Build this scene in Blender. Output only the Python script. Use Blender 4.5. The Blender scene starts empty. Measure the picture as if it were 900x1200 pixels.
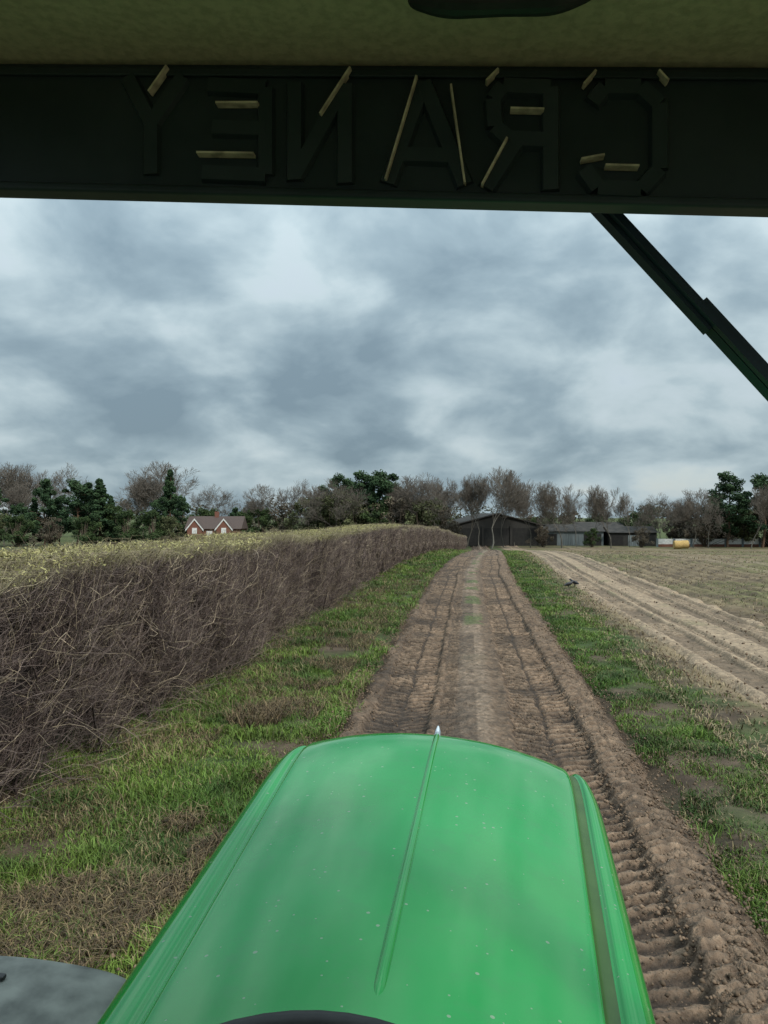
import bpy, bmesh, math, random
import numpy as np
from mathutils import Vector, Matrix
rng=np.random.default_rng(7); random.seed(7)
sc=bpy.context.scene
H=2.7; YAW=math.radians(6.34); F=900.0
# ---------------------------------------------------------------- helpers
def link(o,parent=None):
    sc.collection.objects.link(o)
    if parent: o.parent=parent
    return o
def empty(name,loc=(0,0,0)):
    o=bpy.data.objects.new(name,None); o.location=loc; o.empty_display_size=.3
    return link(o)
def mesh_np(name,V,Fa,col=None,smooth=False):
    V=np.asarray(V,dtype=np.float32).reshape(-1,3); Fa=np.asarray(Fa,dtype=np.int32)
    n,k=Fa.shape
    me=bpy.data.meshes.new(name)
    me.vertices.add(len(V)); me.vertices.foreach_set('co',V.ravel())
    me.loops.add(n*k); me.loops.foreach_set('vertex_index',Fa.ravel())
    me.polygons.add(n); me.polygons.foreach_set('loop_start',np.arange(0,n*k,k,dtype=np.int32))
    if smooth: me.polygons.foreach_set('use_smooth',np.ones(n,dtype=bool))
    me.update(calc_edges=True)
    if col is not None:
        c=np.ones((len(V),4),dtype=np.float32); c[:,:3]=col
        a=me.color_attributes.new('Col','FLOAT_COLOR','POINT'); a.data.foreach_set('color',c.ravel())
    return me
def obj(name,me,mat=None,parent=None):
    o=bpy.data.objects.new(name,me)
    if mat and len(me.materials)==0: me.materials.append(mat)
    return link(o,parent)
_g={}
def vn(x,y,scale=1.0,seed=0):
    x=np.asarray(x)/scale; y=np.asarray(y)/scale
    if seed not in _g: _g[seed]=np.random.default_rng(seed+100).random((256,256))
    g=_g[seed]; xi=np.floor(x).astype(int); yi=np.floor(y).astype(int)
    fx=x-xi; fy=y-yi; fx=fx*fx*(3-2*fx); fy=fy*fy*(3-2*fy)
    a=g[xi%256,yi%256]; b=g[(xi+1)%256,yi%256]; c=g[xi%256,(yi+1)%256]; d=g[(xi+1)%256,(yi+1)%256]
    return (a*(1-fx)+b*fx)*(1-fy)+(c*(1-fx)+d*fx)*fy
def fbm(x,y,scale,seed,oct=3):
    s=0;a=.5;t=0
    for i in range(oct):
        s=s+a*vn(x,y,scale/(2**i),seed+i*17); t+=a; a*=.5
    return s/t
def sst(x,a,b):
    t=np.clip((np.asarray(x,dtype=float)-a)/(b-a),0,1); return t*t*(3-2*t)
def T(x,y):
    return -3.1*sst(y,42,150)
def BX(y):   # the lane bends gently to the right in the distance
    return 1.9*sst(y,28,95)
def mix(a,b,t):
    t=np.asarray(t)[...,None]; return np.asarray(a)*(1-t)+np.asarray(b)*t
def tubes(P0,P1,R0,R1,s=3):
    P0=np.asarray(P0,float);P1=np.asarray(P1,float);R0=np.asarray(R0,float);R1=np.asarray(R1,float)
    d=P1-P0; d/=np.linalg.norm(d,axis=1,keepdims=True)+1e-9
    ref=np.where(np.abs(d[:,2:3])<.9,np.array([[0,0,1.]]),np.array([[1.,0,0]]))
    u=np.cross(d,ref); u/=np.linalg.norm(u,axis=1,keepdims=True)+1e-9
    v=np.cross(d,u)
    an=np.arange(s)*2*math.pi/s
    off=u[:,None,:]*np.cos(an)[None,:,None]+v[:,None,:]*np.sin(an)[None,:,None]
    r0=P0[:,None,:]+off*R0[:,None,None]; r1=P1[:,None,:]+off*R1[:,None,None]
    V=np.stack([r0,r1],axis=1).reshape(-1,3)
    N=len(P0); base=(np.arange(N)*2*s)[:,None]
    k=np.arange(s); k2=(k+1)%s
    q=np.stack([k,k2,k2+s,k+s],axis=1)
    Fa=(base[:,None,:]+q[None,:,:]).reshape(-1,4)
    return V,Fa
def blades(x,y,z,h,w,lean,ang,col,colt):
    N=len(x); P=np.stack([x,y,z],1)
    face=rng.random(N)*math.pi*2
    sx=np.stack([np.cos(face),np.sin(face),np.zeros(N)],1)*(w/2)[:,None]
    ld=np.stack([np.cos(ang),np.sin(ang),np.zeros(N)],1)
    up=np.array([[0,0,1.]])
    m=P+up*(h*.6)[:,None]+ld*(lean*h*.3)[:,None]
    t=P+up*(h*np.sqrt(np.clip(1-lean*.45,.08,1)))[:,None]+ld*(lean*h)[:,None]
    V=np.stack([P-sx,P+sx,m-sx*.8,m+sx*.8,t],1).reshape(-1,3)
    b=(np.arange(N)*5)[:,None,None]
    Fa=(b+np.array([[0,1,2],[1,3,2],[2,3,4]])[None]).reshape(-1,3)
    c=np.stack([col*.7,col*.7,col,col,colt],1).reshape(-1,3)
    return V,Fa,c
# ---------------------------------------------------------------- materials
def newmat(name):
    m=bpy.data.materials.new(name); m.use_nodes=True; nt=m.node_tree
    b=nt.nodes['Principled BSDF']; return m,nt,b
def vcmat(name,rough=.9,nscale=4,namt=.35,bump=0,bscale=20,trans=0,spec=.2,ndet=6):
    m,nt,b=newmat(name)
    a=nt.nodes.new('ShaderNodeAttribute'); a.attribute_name='Col'
    tc=nt.nodes.new('ShaderNodeTexCoord'); n=nt.nodes.new('ShaderNodeTexNoise')
    n.inputs['Scale'].default_value=nscale; n.inputs['Detail'].default_value=ndet
    nt.links.new(tc.outputs['Object'],n.inputs['Vector'])
    mr=nt.nodes.new('ShaderNodeMapRange'); mr.inputs[1].default_value=.3; mr.inputs[2].default_value=.7
    mr.inputs[3].default_value=1-namt; mr.inputs[4].default_value=1+namt
    nt.links.new(n.outputs[0],mr.inputs[0])
    vm=nt.nodes.new('ShaderNodeVectorMath'); vm.operation='SCALE'
    nt.links.new(a.outputs['Color'],vm.inputs[0]); nt.links.new(mr.outputs[0],vm.inputs['Scale'])
    nt.links.new(vm.outputs[0],b.inputs['Base Color'])
    b.inputs['Roughness'].default_value=rough; b.inputs['Specular IOR Level'].default_value=spec
    if bump:
        n2=nt.nodes.new('ShaderNodeTexNoise'); n2.inputs['Scale'].default_value=bscale; n2.inputs['Detail'].default_value=8
        nt.links.new(tc.outputs['Object'],n2.inputs['Vector'])
        bp=nt.nodes.new('ShaderNodeBump'); bp.inputs['Strength'].default_value=.9; bp.inputs['Distance'].default_value=bump
        nt.links.new(n2.outputs[0],bp.inputs['Height']); nt.links.new(bp.outputs[0],b.inputs['Normal'])
    return m
def pmat(name,col,col2=None,rough=.6,scale=5,bump=0,metal=0,spec=.4,coat=0,lo=.4,hi=.65,stretch=None):
    m,nt,b=newmat(name)
    tc=nt.nodes.new('ShaderNodeTexCoord'); n=nt.nodes.new('ShaderNodeTexNoise')
    n.inputs['Scale'].default_value=scale; n.inputs['Detail'].default_value=8
    src=tc.outputs['Object']
    if stretch:
        mp=nt.nodes.new('ShaderNodeMapping'); mp.inputs['Scale'].default_value=stretch
        nt.links.new(src,mp.inputs[0]); src=mp.outputs[0]
    nt.links.new(src,n.inputs['Vector'])
    r=nt.nodes.new('ShaderNodeValToRGB'); c2=col2 or tuple(c*.7 for c in col)
    r.color_ramp.elements[0].position=lo; r.color_ramp.elements[1].position=hi
    r.color_ramp.elements[0].color=(*col,1); r.color_ramp.elements[1].color=(*c2,1)
    nt.links.new(n.outputs[0],r.inputs[0]); nt.links.new(r.outputs[0],b.inputs['Base Color'])
    b.inputs['Roughness'].default_value=rough; b.inputs['Metallic'].default_value=metal
    b.inputs['Specular IOR Level'].default_value=spec; b.inputs['Coat Weight'].default_value=coat
    if bump:
        bp=nt.nodes.new('ShaderNodeBump'); bp.inputs['Distance'].default_value=bump; bp.inputs['Strength'].default_value=.7
        nt.links.new(n.outputs[0],bp.inputs['Height']); nt.links.new(bp.outputs[0],b.inputs['Normal'])
    return m
M_ground=vcmat('ground_soil',.95,3,.35,.03,14)
M_track=vcmat('track_earth',.85,12,.4,.05,34,spec=.35,ndet=10)
M_grass=vcmat('grass_blades',.6,.8,.3)
M_straw=vcmat('straw',.9,.8,.2)
M_twig=vcmat('hedge_twig',.85,3,.3)
M_bark=vcmat('tree_bark',.9,1,.25)
M_leaf=vcmat('foliage',.8,.6,.4)
# ---------------------------------------------------------------- ground
def cat(*a): return np.unique(np.round(np.concatenate(a),4))
xs=cat(np.linspace(-1500,-100,15),np.arange(-100,-9,4),np.arange(-9,14,.11),np.arange(14,50,.5),np.arange(50,120,5),np.linspace(120,1500,15))
ys=cat(np.linspace(-200,-10,8),np.arange(-10,3,1),np.arange(3,26,.11),np.arange(26,80,.4),np.arange(80,240,3),np.linspace(240,2500,20))
XW,Y=np.meshgrid(xs,ys,indexing='ij'); X=XW-BX(Y)
near=sst(Y,120,40)
def bank(x): return np.where(x<-1.9,sst(-x,1.9,4)*.10,0)
Z=T(X,Y)+near*((fbm(X,Y,1.3,1)-.5)*.10+(fbm(X,Y,.3,5,2)-.5)*.05)
Z-=sst(np.abs(X-.15),2.1,1.7)*.16
Z-=sst(np.abs(X-5.7),1.7,1.4)*.10
Z+=bank(X)*near
fz=sst(X,7.1,7.6); Z+=fz*near*(.035*np.sin(X*2*math.pi/.75+ (fbm(X,Y,3,8)-.5)*2)+(fbm(X,Y,.35,12,2)-.5)*.12)
soil=np.array([.080,.058,.040]); grassc=np.array([.045,.068,.02]); tan=np.array([.185,.14,.085]); olive=np.array([.125,.12,.05])
g=fbm(X,Y,1.1,21)
col=mix(soil,grassc,sst(g,.32,.62))
ffac=sst(X+(fbm(X,Y,.8,31)-.5)*1.2,3.2,4.0)
fieldc=mix(tan,olive,sst(fbm(X,Y,5,41),.4,.65))
fieldc=mix(fieldc,soil,sst(fbm(X,Y,.6,45),.45,.7)*.75)
fieldc=mix(fieldc,soil*.9,(.5+.5*np.sin(X*2*math.pi/.75+(fbm(X,Y,3,8)-.5)*2+2.5))*.35)
for xt in (13.5,15.4,25.5,27.4): fieldc=mix(fieldc,np.array([.23,.18,.12]),sst(np.abs(X-xt-.02*Y),.45,.2)*.7)
col=mix(col,fieldc,ffac)
far=sst(Y,140,165); col=mix(col,np.array([.07,.085,.03]),far)
n1,n2=X.shape
def gridfaces(n1,n2):
    i=np.arange(n1-1)[:,None]; j=np.arange(n2-1)[None]
    a=i*n2+j; return np.stack([a,a+n2,a+n2+1,a+1],-1).reshape(-1,4)
ground=obj('ground',mesh_np('ground',np.stack([XW,Y,Z],-1),gridfaces(n1,n2),col.reshape(-1,3),True),M_ground)
# ---------------------------------------------------------------- main dirt track
def pulse(ph,w=.5):
    f=ph-np.floor(ph); return sst(f,0,.13)*sst(f,w+.13,w)
xs=np.arange(-2.05,2.4,.027); ys=cat(np.arange(2,30,.022),np.arange(30,55,.05),np.arange(55,90,.4),np.arange(90,160,3))
X,Y=np.meshgrid(xs,ys,indexing='ij')
wob=(fbm(X*0,Y,6,51)-.5)*.25
def lugs(X,Y,xc,half,p,sgn,seed):
    u=(X-xc-wob)/half+(fbm(X,Y,.22,seed+5,2)-.5)*.18
    inside=sst(np.abs(u),1.0,.85)
    side=np.where(u>0,.5,0)
    ph=(Y+ (fbm(X,Y,.5,seed)-.5)*.14+(fbm(X,Y,.12,seed+9,2)-.5)*.03)/p+side - sgn*np.abs(u)*half/p*.45
    amp=.55+.55*sst(fbm(X,Y,.45,seed+3),.3,.6)
    return inside, pulse(ph,.42)*sst(np.abs(u),.0,.10)*amp
i1,l1=lugs(X,Y,-.95,.43,.18,1,60); i2,l2=lugs(X,Y,.95,.46,.18,1,64)
i3,l3=lugs(X,Y,-.42,.22,.15,-1,68); i4,l4=lugs(X,Y,1.58,.20,.15,-1,71)
w0=fbm(X,Y,1.1,75); wear1=.45+.55*sst(w0,.30,.52)
rough=(fbm(X,Y,.14,80,3)-.5)
base=.03+.055*sst(np.abs(X-.03-wob),.42,.12)
edge=sst(np.abs(X-.13+(fbm(X,Y,.7,84)-.5)*.5),1.95,1.6)
Z=base -.085*i1-.095*i2 + .050*l1*i1*wear1+.054*l2*i2*wear1+(.032*l3*i3*(1-i1)+.032*l4*i4*(1-i2))*wear1
Z+=.05*np.exp(-((np.abs(X-.01-wob+(fbm(X,Y,.4,86)-.5)*.12)-1.5)/.10)**2)*sst(fbm(X,Y,.22,88),.3,.8)+.045*np.exp(-((np.abs(X-.0-wob)-.48)/.06)**2)*sst(fbm(X,Y,.18,89),.35,.8)
mx_=np.maximum(i1,i2)
Z+=rough*.06*(1-.5*mx_)+(fbm(X,Y,.06,82,2)-.5)*.028*(1-.4*mx_)+rng.normal(0,.0028,X.shape)
Z+=T(X,Y)+.01; Z-= (1-edge)*.20
lug=np.clip(l1*i1+l2*i2+l3*i3*(1-i1)*.6+l4*i4*(1-i2)*.6,0,1)*wear1
dry=np.array([.215,.148,.098]); wet=np.array([.038,.026,.018]); mid=np.array([.125,.085,.056])
col=mix(mid,wet,mx_*.9)
col=mix(col,dry,np.clip(lug*1.0,0,.9))
col=mix(col,np.array([.215,.158,.112]),sst(np.abs(X-.03-wob),.34,.12)*.75)
col=mix(col,wet,sst(fbm(X,Y,1.8,90),.40,.64)*.55*(X<.1)*(1-lug*.6))
col=mix(col,wet,sst(fbm(X,Y,.5,91),.58,.75)*.4)
col=col*(.72+.6*fbm(X,Y,.2,94))[...,None]*(.75+.5*fbm(X,Y,.05,95,1))[...,None]
gpatch=sst(fbm(X,Y,.9,97),.58,.68)*sst(np.abs(X-.1),.3,.15)*sst(Y,13,20)
col=mix(col,np.array([.07,.10,.03]),gpatch*.7)
n1,n2=X.shape
NW=1-.22*sst(Y,40,90)
obj('dirt_track',mesh_np('dirt_track',np.stack([X*NW+BX(Y),Y,Z],-1),gridfaces(n1,n2),col.reshape(-1,3),True),M_track)
# second track across the field edge
xs=np.arange(3.8,7.7,.045); ys=cat(np.arange(5,40,.05),np.arange(40,90,.3),np.arange(90,160,3))
X,Y=np.meshgrid(xs,ys,indexing='ij'); bend=(fbm(X*0,Y,12,101)-.5)*.3
edge=sst(np.abs(X-5.75+(fbm(X,Y,.6,103)-.5)*.6),1.75,1.4)
r=np.zeros_like(X); lg=np.zeros_like(X)
for k,(xc,hf) in enumerate([(4.65,.28),(5.2,.14),(6.2,.22),(6.75,.26)]):
    u=(X-xc-bend)/hf; ins=sst(np.abs(u),1.1,.8); r=np.maximum(r,ins)
    ph=(Y+(fbm(X,Y,.5,110+k)-.5)*.12)/.17+np.where(u>0,.5,0)-np.abs(u)*.6
    lg=np.maximum(lg,ins*pulse(ph)*sst(fbm(X,Y,1.6,120+k),.35,.55))
Z=T(X,Y)+.04-.09*r+.04*lg+(fbm(X,Y,.2,130)-.5)*.05-(1-edge)*.18
col=mix(np.array([.30,.22,.145]),np.array([.115,.08,.052]),r*.75); col=mix(col,np.array([.33,.25,.17]),lg*.6)
col=mix(col,np.array([.16,.15,.07]),sst(fbm(X,Y,1.2,133),.6,.75)*.5*(1-r)); col=col*(.75+.5*fbm(X,Y,.25,135))[...,None]
n1,n2=X.shape
obj('field_track',mesh_np('field_track',np.stack([X+BX(Y),Y,Z],-1),gridfaces(n1,n2),col.reshape(-1,3),True),M_track)
# ---------------------------------------------------------------- grass
def sampleY(n,y0,y1,pw):
    u=rng.random(n); a=1-pw
    return (y0**a+u*(y1**a-y0**a))**(1/a)
def make_grass(name,n,x0,x1,y0,y1,edgefn,hbase=.09,bare=.35,seed=200,pw=1.3,deadk=.3):
    y=sampleY(n,y0,y1,pw); x=x0+(x1-x0)*rng.random(n)
    d=fbm(x,y,.55,seed)*.6+fbm(x,y,2.2,seed+7)*.4
    keep=(d+ (rng.random(n)-.5)*.18-.08*sst(-x,3.0,4.2)>bare)&edgefn(x,y)
    x,y,d=x[keep],y[keep],d[keep]; N=len(x)
    h=hbase*(.4+1.1*rng.random(N)**1.5)*(.40+1.45*vn(x,y,.35,seed+3))*(1+.008*y)
    w=(.0042+.004*rng.random(N))*(1+y*.07)
    z=T(x,y)+(fbm(x,y,1.3,1)-.5)*.10*sst(y,120,40)+bank(x)-.02
    t=vn(x,y,1.1,seed+11)
    c=mix(np.array([.055,.112,.020]),np.array([.130,.195,.038]),t)
    dk=sst(vn(x,y,.6,seed+19),.45,.8)
    c=mix(c,np.array([.026,.055,.016]),dk*.7)
    litter=sst(-x,2.6,3.8)*.25
    dead=rng.random(N)<(.09+deadk*sst(vn(x,y,.8,seed+23),.5,.8)+litter*vn(x,y,.5,seed+29))
    c[dead]=np.array([.22,.18,.095])*(.5+.7*rng.random(dead.sum()))[:,None]
    c*=(.6+.8*rng.random(N))[:,None]
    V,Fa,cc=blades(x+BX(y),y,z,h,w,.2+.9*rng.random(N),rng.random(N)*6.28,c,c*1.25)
    return obj(name,mesh_np(name,V,Fa,cc),M_grass)
ef=lambda x,y: x< -1.62*(1-.2*sst(y,40,90))+(fbm(x,y,.7,84)-.5)*.5+.1*(rng.random(len(x))-.3)
make_grass('grass_verge',320000,-6.0,-1.2,3.5,75,ef,.08,.405,200,deadk=.35)
er=lambda x,y: (x>1.90*(1-.2*sst(y,40,90))+(fbm(x,y,.7,84)-.5)*.45)&(x<3.35+(fbm(x,y,.8,31)-.5)*1.4+(rng.random(len(x))-.5)*.7)
make_grass('grass_strip',220000,1.5,4.3,3.5,75,er,.055,.33,300,deadk=.25)
n=90000; y=sampleY(n,5,110,1.15); x=3.0+(45)*rng.random(n)**1.6
keep=(np.abs(x-5.75)>1.5+.3*rng.random(n)); row=np.abs(((x/.75)%1)-.5)
keep&=(row+.25*rng.random(n)>.2); x,y=x[keep],y[keep]; N=len(x)
c=mix(np.array([.17,.135,.08]),np.array([.34,.275,.165]),rng.random(N)); gr=rng.random(N)<.4*sst(fbm(x,y,5,41),.35,.6); c[gr]=np.array([.09,.13,.04])
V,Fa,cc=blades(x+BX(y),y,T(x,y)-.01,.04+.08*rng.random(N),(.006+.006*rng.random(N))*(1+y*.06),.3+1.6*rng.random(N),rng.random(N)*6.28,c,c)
obj('field_stubble',mesh_np('field_stubble',V,Fa,cc),M_straw)
n=90000; y=sampleY(n,3.5,40,1.3); x=-4.6+2.6*rng.random(n)**.8
keep=fbm(x,y,.8,400)+.15*(x< -3.4)>.48; 
cl=np.exp(-(((x+2.75)/.35)**2+((y-9.8)/.5)**2))>.35; keep|=cl; x,y=x[keep],y[keep]; cl=cl[keep]; N=len(x)
c=mix(np.array([.06,.045,.032]),np.array([.27,.20,.11]),rng.random(N)**1.8)
h=.04+.10*rng.random(N); h[cl]*=2.2
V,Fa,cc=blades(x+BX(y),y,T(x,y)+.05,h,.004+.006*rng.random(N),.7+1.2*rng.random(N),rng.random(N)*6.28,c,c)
obj('dead_grass',mesh_np('dead_grass',V,Fa,cc),M_straw)
n=40000; y=sampleY(n,3.5,45,1.3); side=rng.random(n); x=np.where(side<.25,-1.6+rng.normal(0,.18,n),np.where(side<.58,1.62+rng.normal(0,.2,n),np.where(side<.82,rng.normal(.05,.6,n),3.6+12*rng.random(n)**1.5)))
s=(.004+.020*rng.random(n)**3.5)*np.where(x>3,1.5,1)
ico=np.array([[1,0,0],[-1,0,0],[0,1,0],[0,-1,0],[0,0,1],[0,0,-1]],float); icf=np.array([[0,2,4],[2,1,4],[1,3,4],[3,0,4],[2,0,5],[1,2,5],[3,1,5],[0,3,5]])
V=(ico[None]*(.6+.7*rng.random((n,6,1))))*s[:,None,None]; a=rng.random(n)*6.28
V=np.stack([V[...,0]*np.cos(a)[:,None]-V[...,1]*np.sin(a)[:,None],V[...,0]*np.sin(a)[:,None]+V[...,1]*np.cos(a)[:,None],V[...,2]*.8],-1)+np.stack([x+BX(y),y,T(x,y)+.03+s*.2+.02*(np.abs(x)>1.35)],1)[:,None]
Fa=(np.arange(n)[:,None,None]*6+icf[None]).reshape(-1,3)
c=np.repeat(mix(np.array([.07,.05,.033]),np.array([.20,.14,.095]),rng.random(n)),6,axis=0)
obj('soil_clods',mesh_np('soil_clods',V.reshape(-1,3),Fa,c),M_straw)
# ---------------------------------------------------------------- hedge
HT=2.20; HW=.80; CL=2.5
def prof(z): return .80+.20*sst(z,.3,1.2)
cA=np.array([.045,.032,.030]);cB=np.array([.185,.145,.125]);cT=np.array([.38,.31,.22])
def hedge_chunk(seed,ntw,rs=1.0,brown=0.):
    r=np.random.default_rng(seed); P0=[];P1=[];R0=[];R1=[];C=[]
    for i in range(64):
        out=i>=24
        p=np.array([r.normal(.1,.28),r.uniform(-CL/2,CL/2),-.1]) if not out else np.array([r.uniform(-.1,.45),r.uniform(-CL/2,CL/2),r.uniform(.1,1.5)])
        rad=r.uniform(.010,.026) if not out else r.uniform(.005,.011)
        d=np.array([r.normal(0,.3),r.normal(0,.4),1.]) if not out else np.array([r.normal(.4,.4),r.normal(.2,1.),r.uniform(-.1,.9)])
        cc=mix(cA,cB,r.random())
        for k in range(8):
            d=d+np.array([r.normal(0,.3),r.normal(0,.35),.12]); dd=d/np.linalg.norm(d)
            q=p+dd*(.28 if not out else .17)
            if q[2]>HT or abs(q[0])>HW: break
            P0.append(p);P1.append(q);R0.append(rad);R1.append(rad*.85);C.append(cc); rad*=.85;p=q
    P0=np.array(P0);P1=np.array(P1);R0=np.array(R0);R1=np.array(R1);C=np.array(C)
    n=ntw
    z=.05+(HT-.12)*r.random(n)**.85; pf=prof(z); y=r.uniform(-CL/2,CL/2,n)
    dens=fbm(y,z,.32,int(seed)%50+150,2); kp=dens+.22*r.random(n)+.35*sst(z,1.5,2.1)>.54; z=z[kp];y=y[kp];pf=pf[kp];n=len(z)
    sx=np.where(r.random(n)<.75,1,-1)
    x=sx*(HW*pf)*(1-.85*r.random(n)**1.1)*.93
    bulge=(fbm(y,z,.7,int(seed)%50+170)-.5)*.46; x=x+np.sign(x)*bulge
    p=np.stack([x,y,z],1)
    d=np.stack([.6*np.sign(x)*r.random(n)+r.normal(0,.3,n),r.normal(.15,.8,n),.15+.9*r.random(n)],1)
    d/=np.linalg.norm(d,axis=1,keepdims=True)
    L=(.07+.20*r.random(n))[:,None]; rad=(.0015+.0045*r.random(n)**2.2)*rs
    tone=r.random(n)**1.2; base=mix(cA,cB,tone); tt=r.random(n)<.14; base[tt]=cT*(.6+.5*r.random(tt.sum()))[:,None]
    a0=[P0];a1=[P1];b0=[R0];b1=[R1];cs=[C]
    ragg=.16*(fbm(p[:,1],p[:,0],.35,int(seed)%50+190)-.5)+.08*np.abs(r.normal(0,1,n))*(r.random(n)<.35)
    limr=1+.10*r.normal(0,1,n)+.25*(r.random(n)<.04)
    for k in range(4):
        d2=d+r.normal(0,.42,(n,3))+np.array([0,0,.08]); d2/=np.linalg.norm(d2,axis=1,keepdims=True)
        q=p+d2*L*.8
        q[:,2]=np.minimum(q[:,2],HT+ragg)
        lim=HW*prof(q[:,2])*limr+bulge
        q[:,0]=np.clip(q[:,0],-lim,lim)
        good=np.linalg.norm(q-p,axis=1)>.03
        c=base*(1+.15*k); tp=sst(q[:,2],HT-.13,HT+.01)
        c=mix(c,np.array([.29,.265,.13])*(1-brown)+np.array([.22,.185,.12])*brown,tp*(.15+.6*r.random(n)))
        a0.append(p[good]);a1.append(q[good]);b0.append(rad[good]*(1-.2*k));b1.append(rad[good]*(1-.2*(k+1)));cs.append(c[good])
        p=q;d=d2
    P0=np.concatenate(a0);P1=np.concatenate(a1);R0=np.concatenate(b0);R1=np.concatenate(b1);C=np.concatenate(cs)
    V,Fa=tubes(P0,P1,R0,R1,3); col=np.repeat(C,6,axis=0)
    m=3000; x=r.uniform(-HW,HW,m); y=r.uniform(-CL/2,CL/2,m); z=HT+.05-.15*r.random(m)**1.3+.10*(vn(x*3,y*3,.5,9)-.5)
    s=.003+.008*r.random(m); u=r.normal(0,1,(m,3)); u/=np.linalg.norm(u,axis=1,keepdims=True); v=np.cross(u,r.normal(0,1,(m,3))); v/=np.linalg.norm(v,axis=1,keepdims=True)
    c0=np.stack([x,y,z],1); u*=s[:,None]*2.4; v*=s[:,None]*.6
    Q=np.stack([c0-u-v,c0+u-v,c0+u+v,c0-u+v],1).reshape(-1,3)
    b=len(V); Fq=b+np.arange(m)[:,None]*4+np.arange(4)[None]
    cq=mix(np.array([.18,.17,.065]),np.array([.42,.39,.18]),r.random(m)); cq=mix(cq,np.array([.24,.20,.12]),np.full(m,brown))
    return mesh_np('hedge_section',np.concatenate([V,Q]),np.concatenate([Fa,Fq]),np.concatenate([col,np.repeat(cq,4,axis=0)]))
hedge=empty('hedge',(-4.6,0,0))
ch=[hedge_chunk(500+i,14000,1.0) for i in range(5)]; chf=[hedge_chunk(600+i,7000,2.0) for i in range(2)]; chb=[hedge_chunk(700+i,7000,2.2,.8) for i in range(2)]
for m in ch+chf+chb: m.materials.append(M_twig)
def hx(y): return BX(y)+1.3*sst(y,85,135)
k=0; y=-2.0
while y<140:
    lst=ch if y<24 else (chf if y<42 else chb)
    o=obj('section_%d'%k,lst[k%len(lst)],None,hedge)
    o.location=(float(hx(y))+random.uniform(-.08,.08),y,float(T(0,y))+.04)
    s=random.uniform(.965,1.03)*(1 if y<42 else random.uniform(.86,.95))
    o.scale=(random.uniform(.95,1.1),1.06,s)
    y+=CL; k+=1
r=np.random.default_rng(909); n=1800
y=2.5+r.random(n)**1.3*26; z=.1+1.5*r.random(n)**1.5; x=np.full(n,.62)+r.random(n)*.1
p=np.stack([x,y,z],1); d=np.stack([.5+.8*r.random(n),r.normal(.3,.7,n),r.normal(.5,.4,n)],1); d/=np.linalg.norm(d,axis=1,keepdims=True)
rad=.0018+.0035*r.random(n)**2; base=mix(cA,cB,r.random(n)); tt=r.random(n)<.25; base[tt]=cT*.8; L=(.05+.14*r.random(n))[:,None]
a0=[];a1=[];b0=[];b1=[];cs=[]
for k in range(5):
    d=d+r.normal(0,.2,(n,3))+np.array([0,0,-.13*k*.5]); d/=np.linalg.norm(d,axis=1,keepdims=True); q=p+d*L; q[:,2]=np.maximum(q[:,2],.06)
    a0.append(p);a1.append(q);b0.append(rad*(1-.17*k));b1.append(rad*(1-.17*(k+1)));cs.append(base)
    p=q
V,Fa=tubes(np.concatenate(a0),np.concatenate(a1),np.concatenate(b0),np.concatenate(b1),3)
obj('loose_branches',mesh_np('loose_branches',V,Fa,np.repeat(np.concatenate(cs),6,axis=0)),M_twig,hedge)
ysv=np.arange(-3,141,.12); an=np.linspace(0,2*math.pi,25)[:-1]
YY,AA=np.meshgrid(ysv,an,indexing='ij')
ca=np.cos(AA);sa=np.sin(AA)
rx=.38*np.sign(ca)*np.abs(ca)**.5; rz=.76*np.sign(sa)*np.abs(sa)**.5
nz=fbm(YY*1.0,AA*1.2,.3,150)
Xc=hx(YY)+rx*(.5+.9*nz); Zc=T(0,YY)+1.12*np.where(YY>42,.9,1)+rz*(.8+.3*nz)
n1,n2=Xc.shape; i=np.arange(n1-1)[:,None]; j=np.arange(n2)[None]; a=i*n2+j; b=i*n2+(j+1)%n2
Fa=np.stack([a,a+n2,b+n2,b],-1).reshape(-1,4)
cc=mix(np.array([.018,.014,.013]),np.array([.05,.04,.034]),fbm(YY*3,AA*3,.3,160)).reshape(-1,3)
obj('inner_thicket',mesh_np('inner_thicket',np.stack([Xc,YY,Zc],-1),Fa,cc),vcmat('thicket',.95,18,.7,.05,30),hedge)
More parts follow.
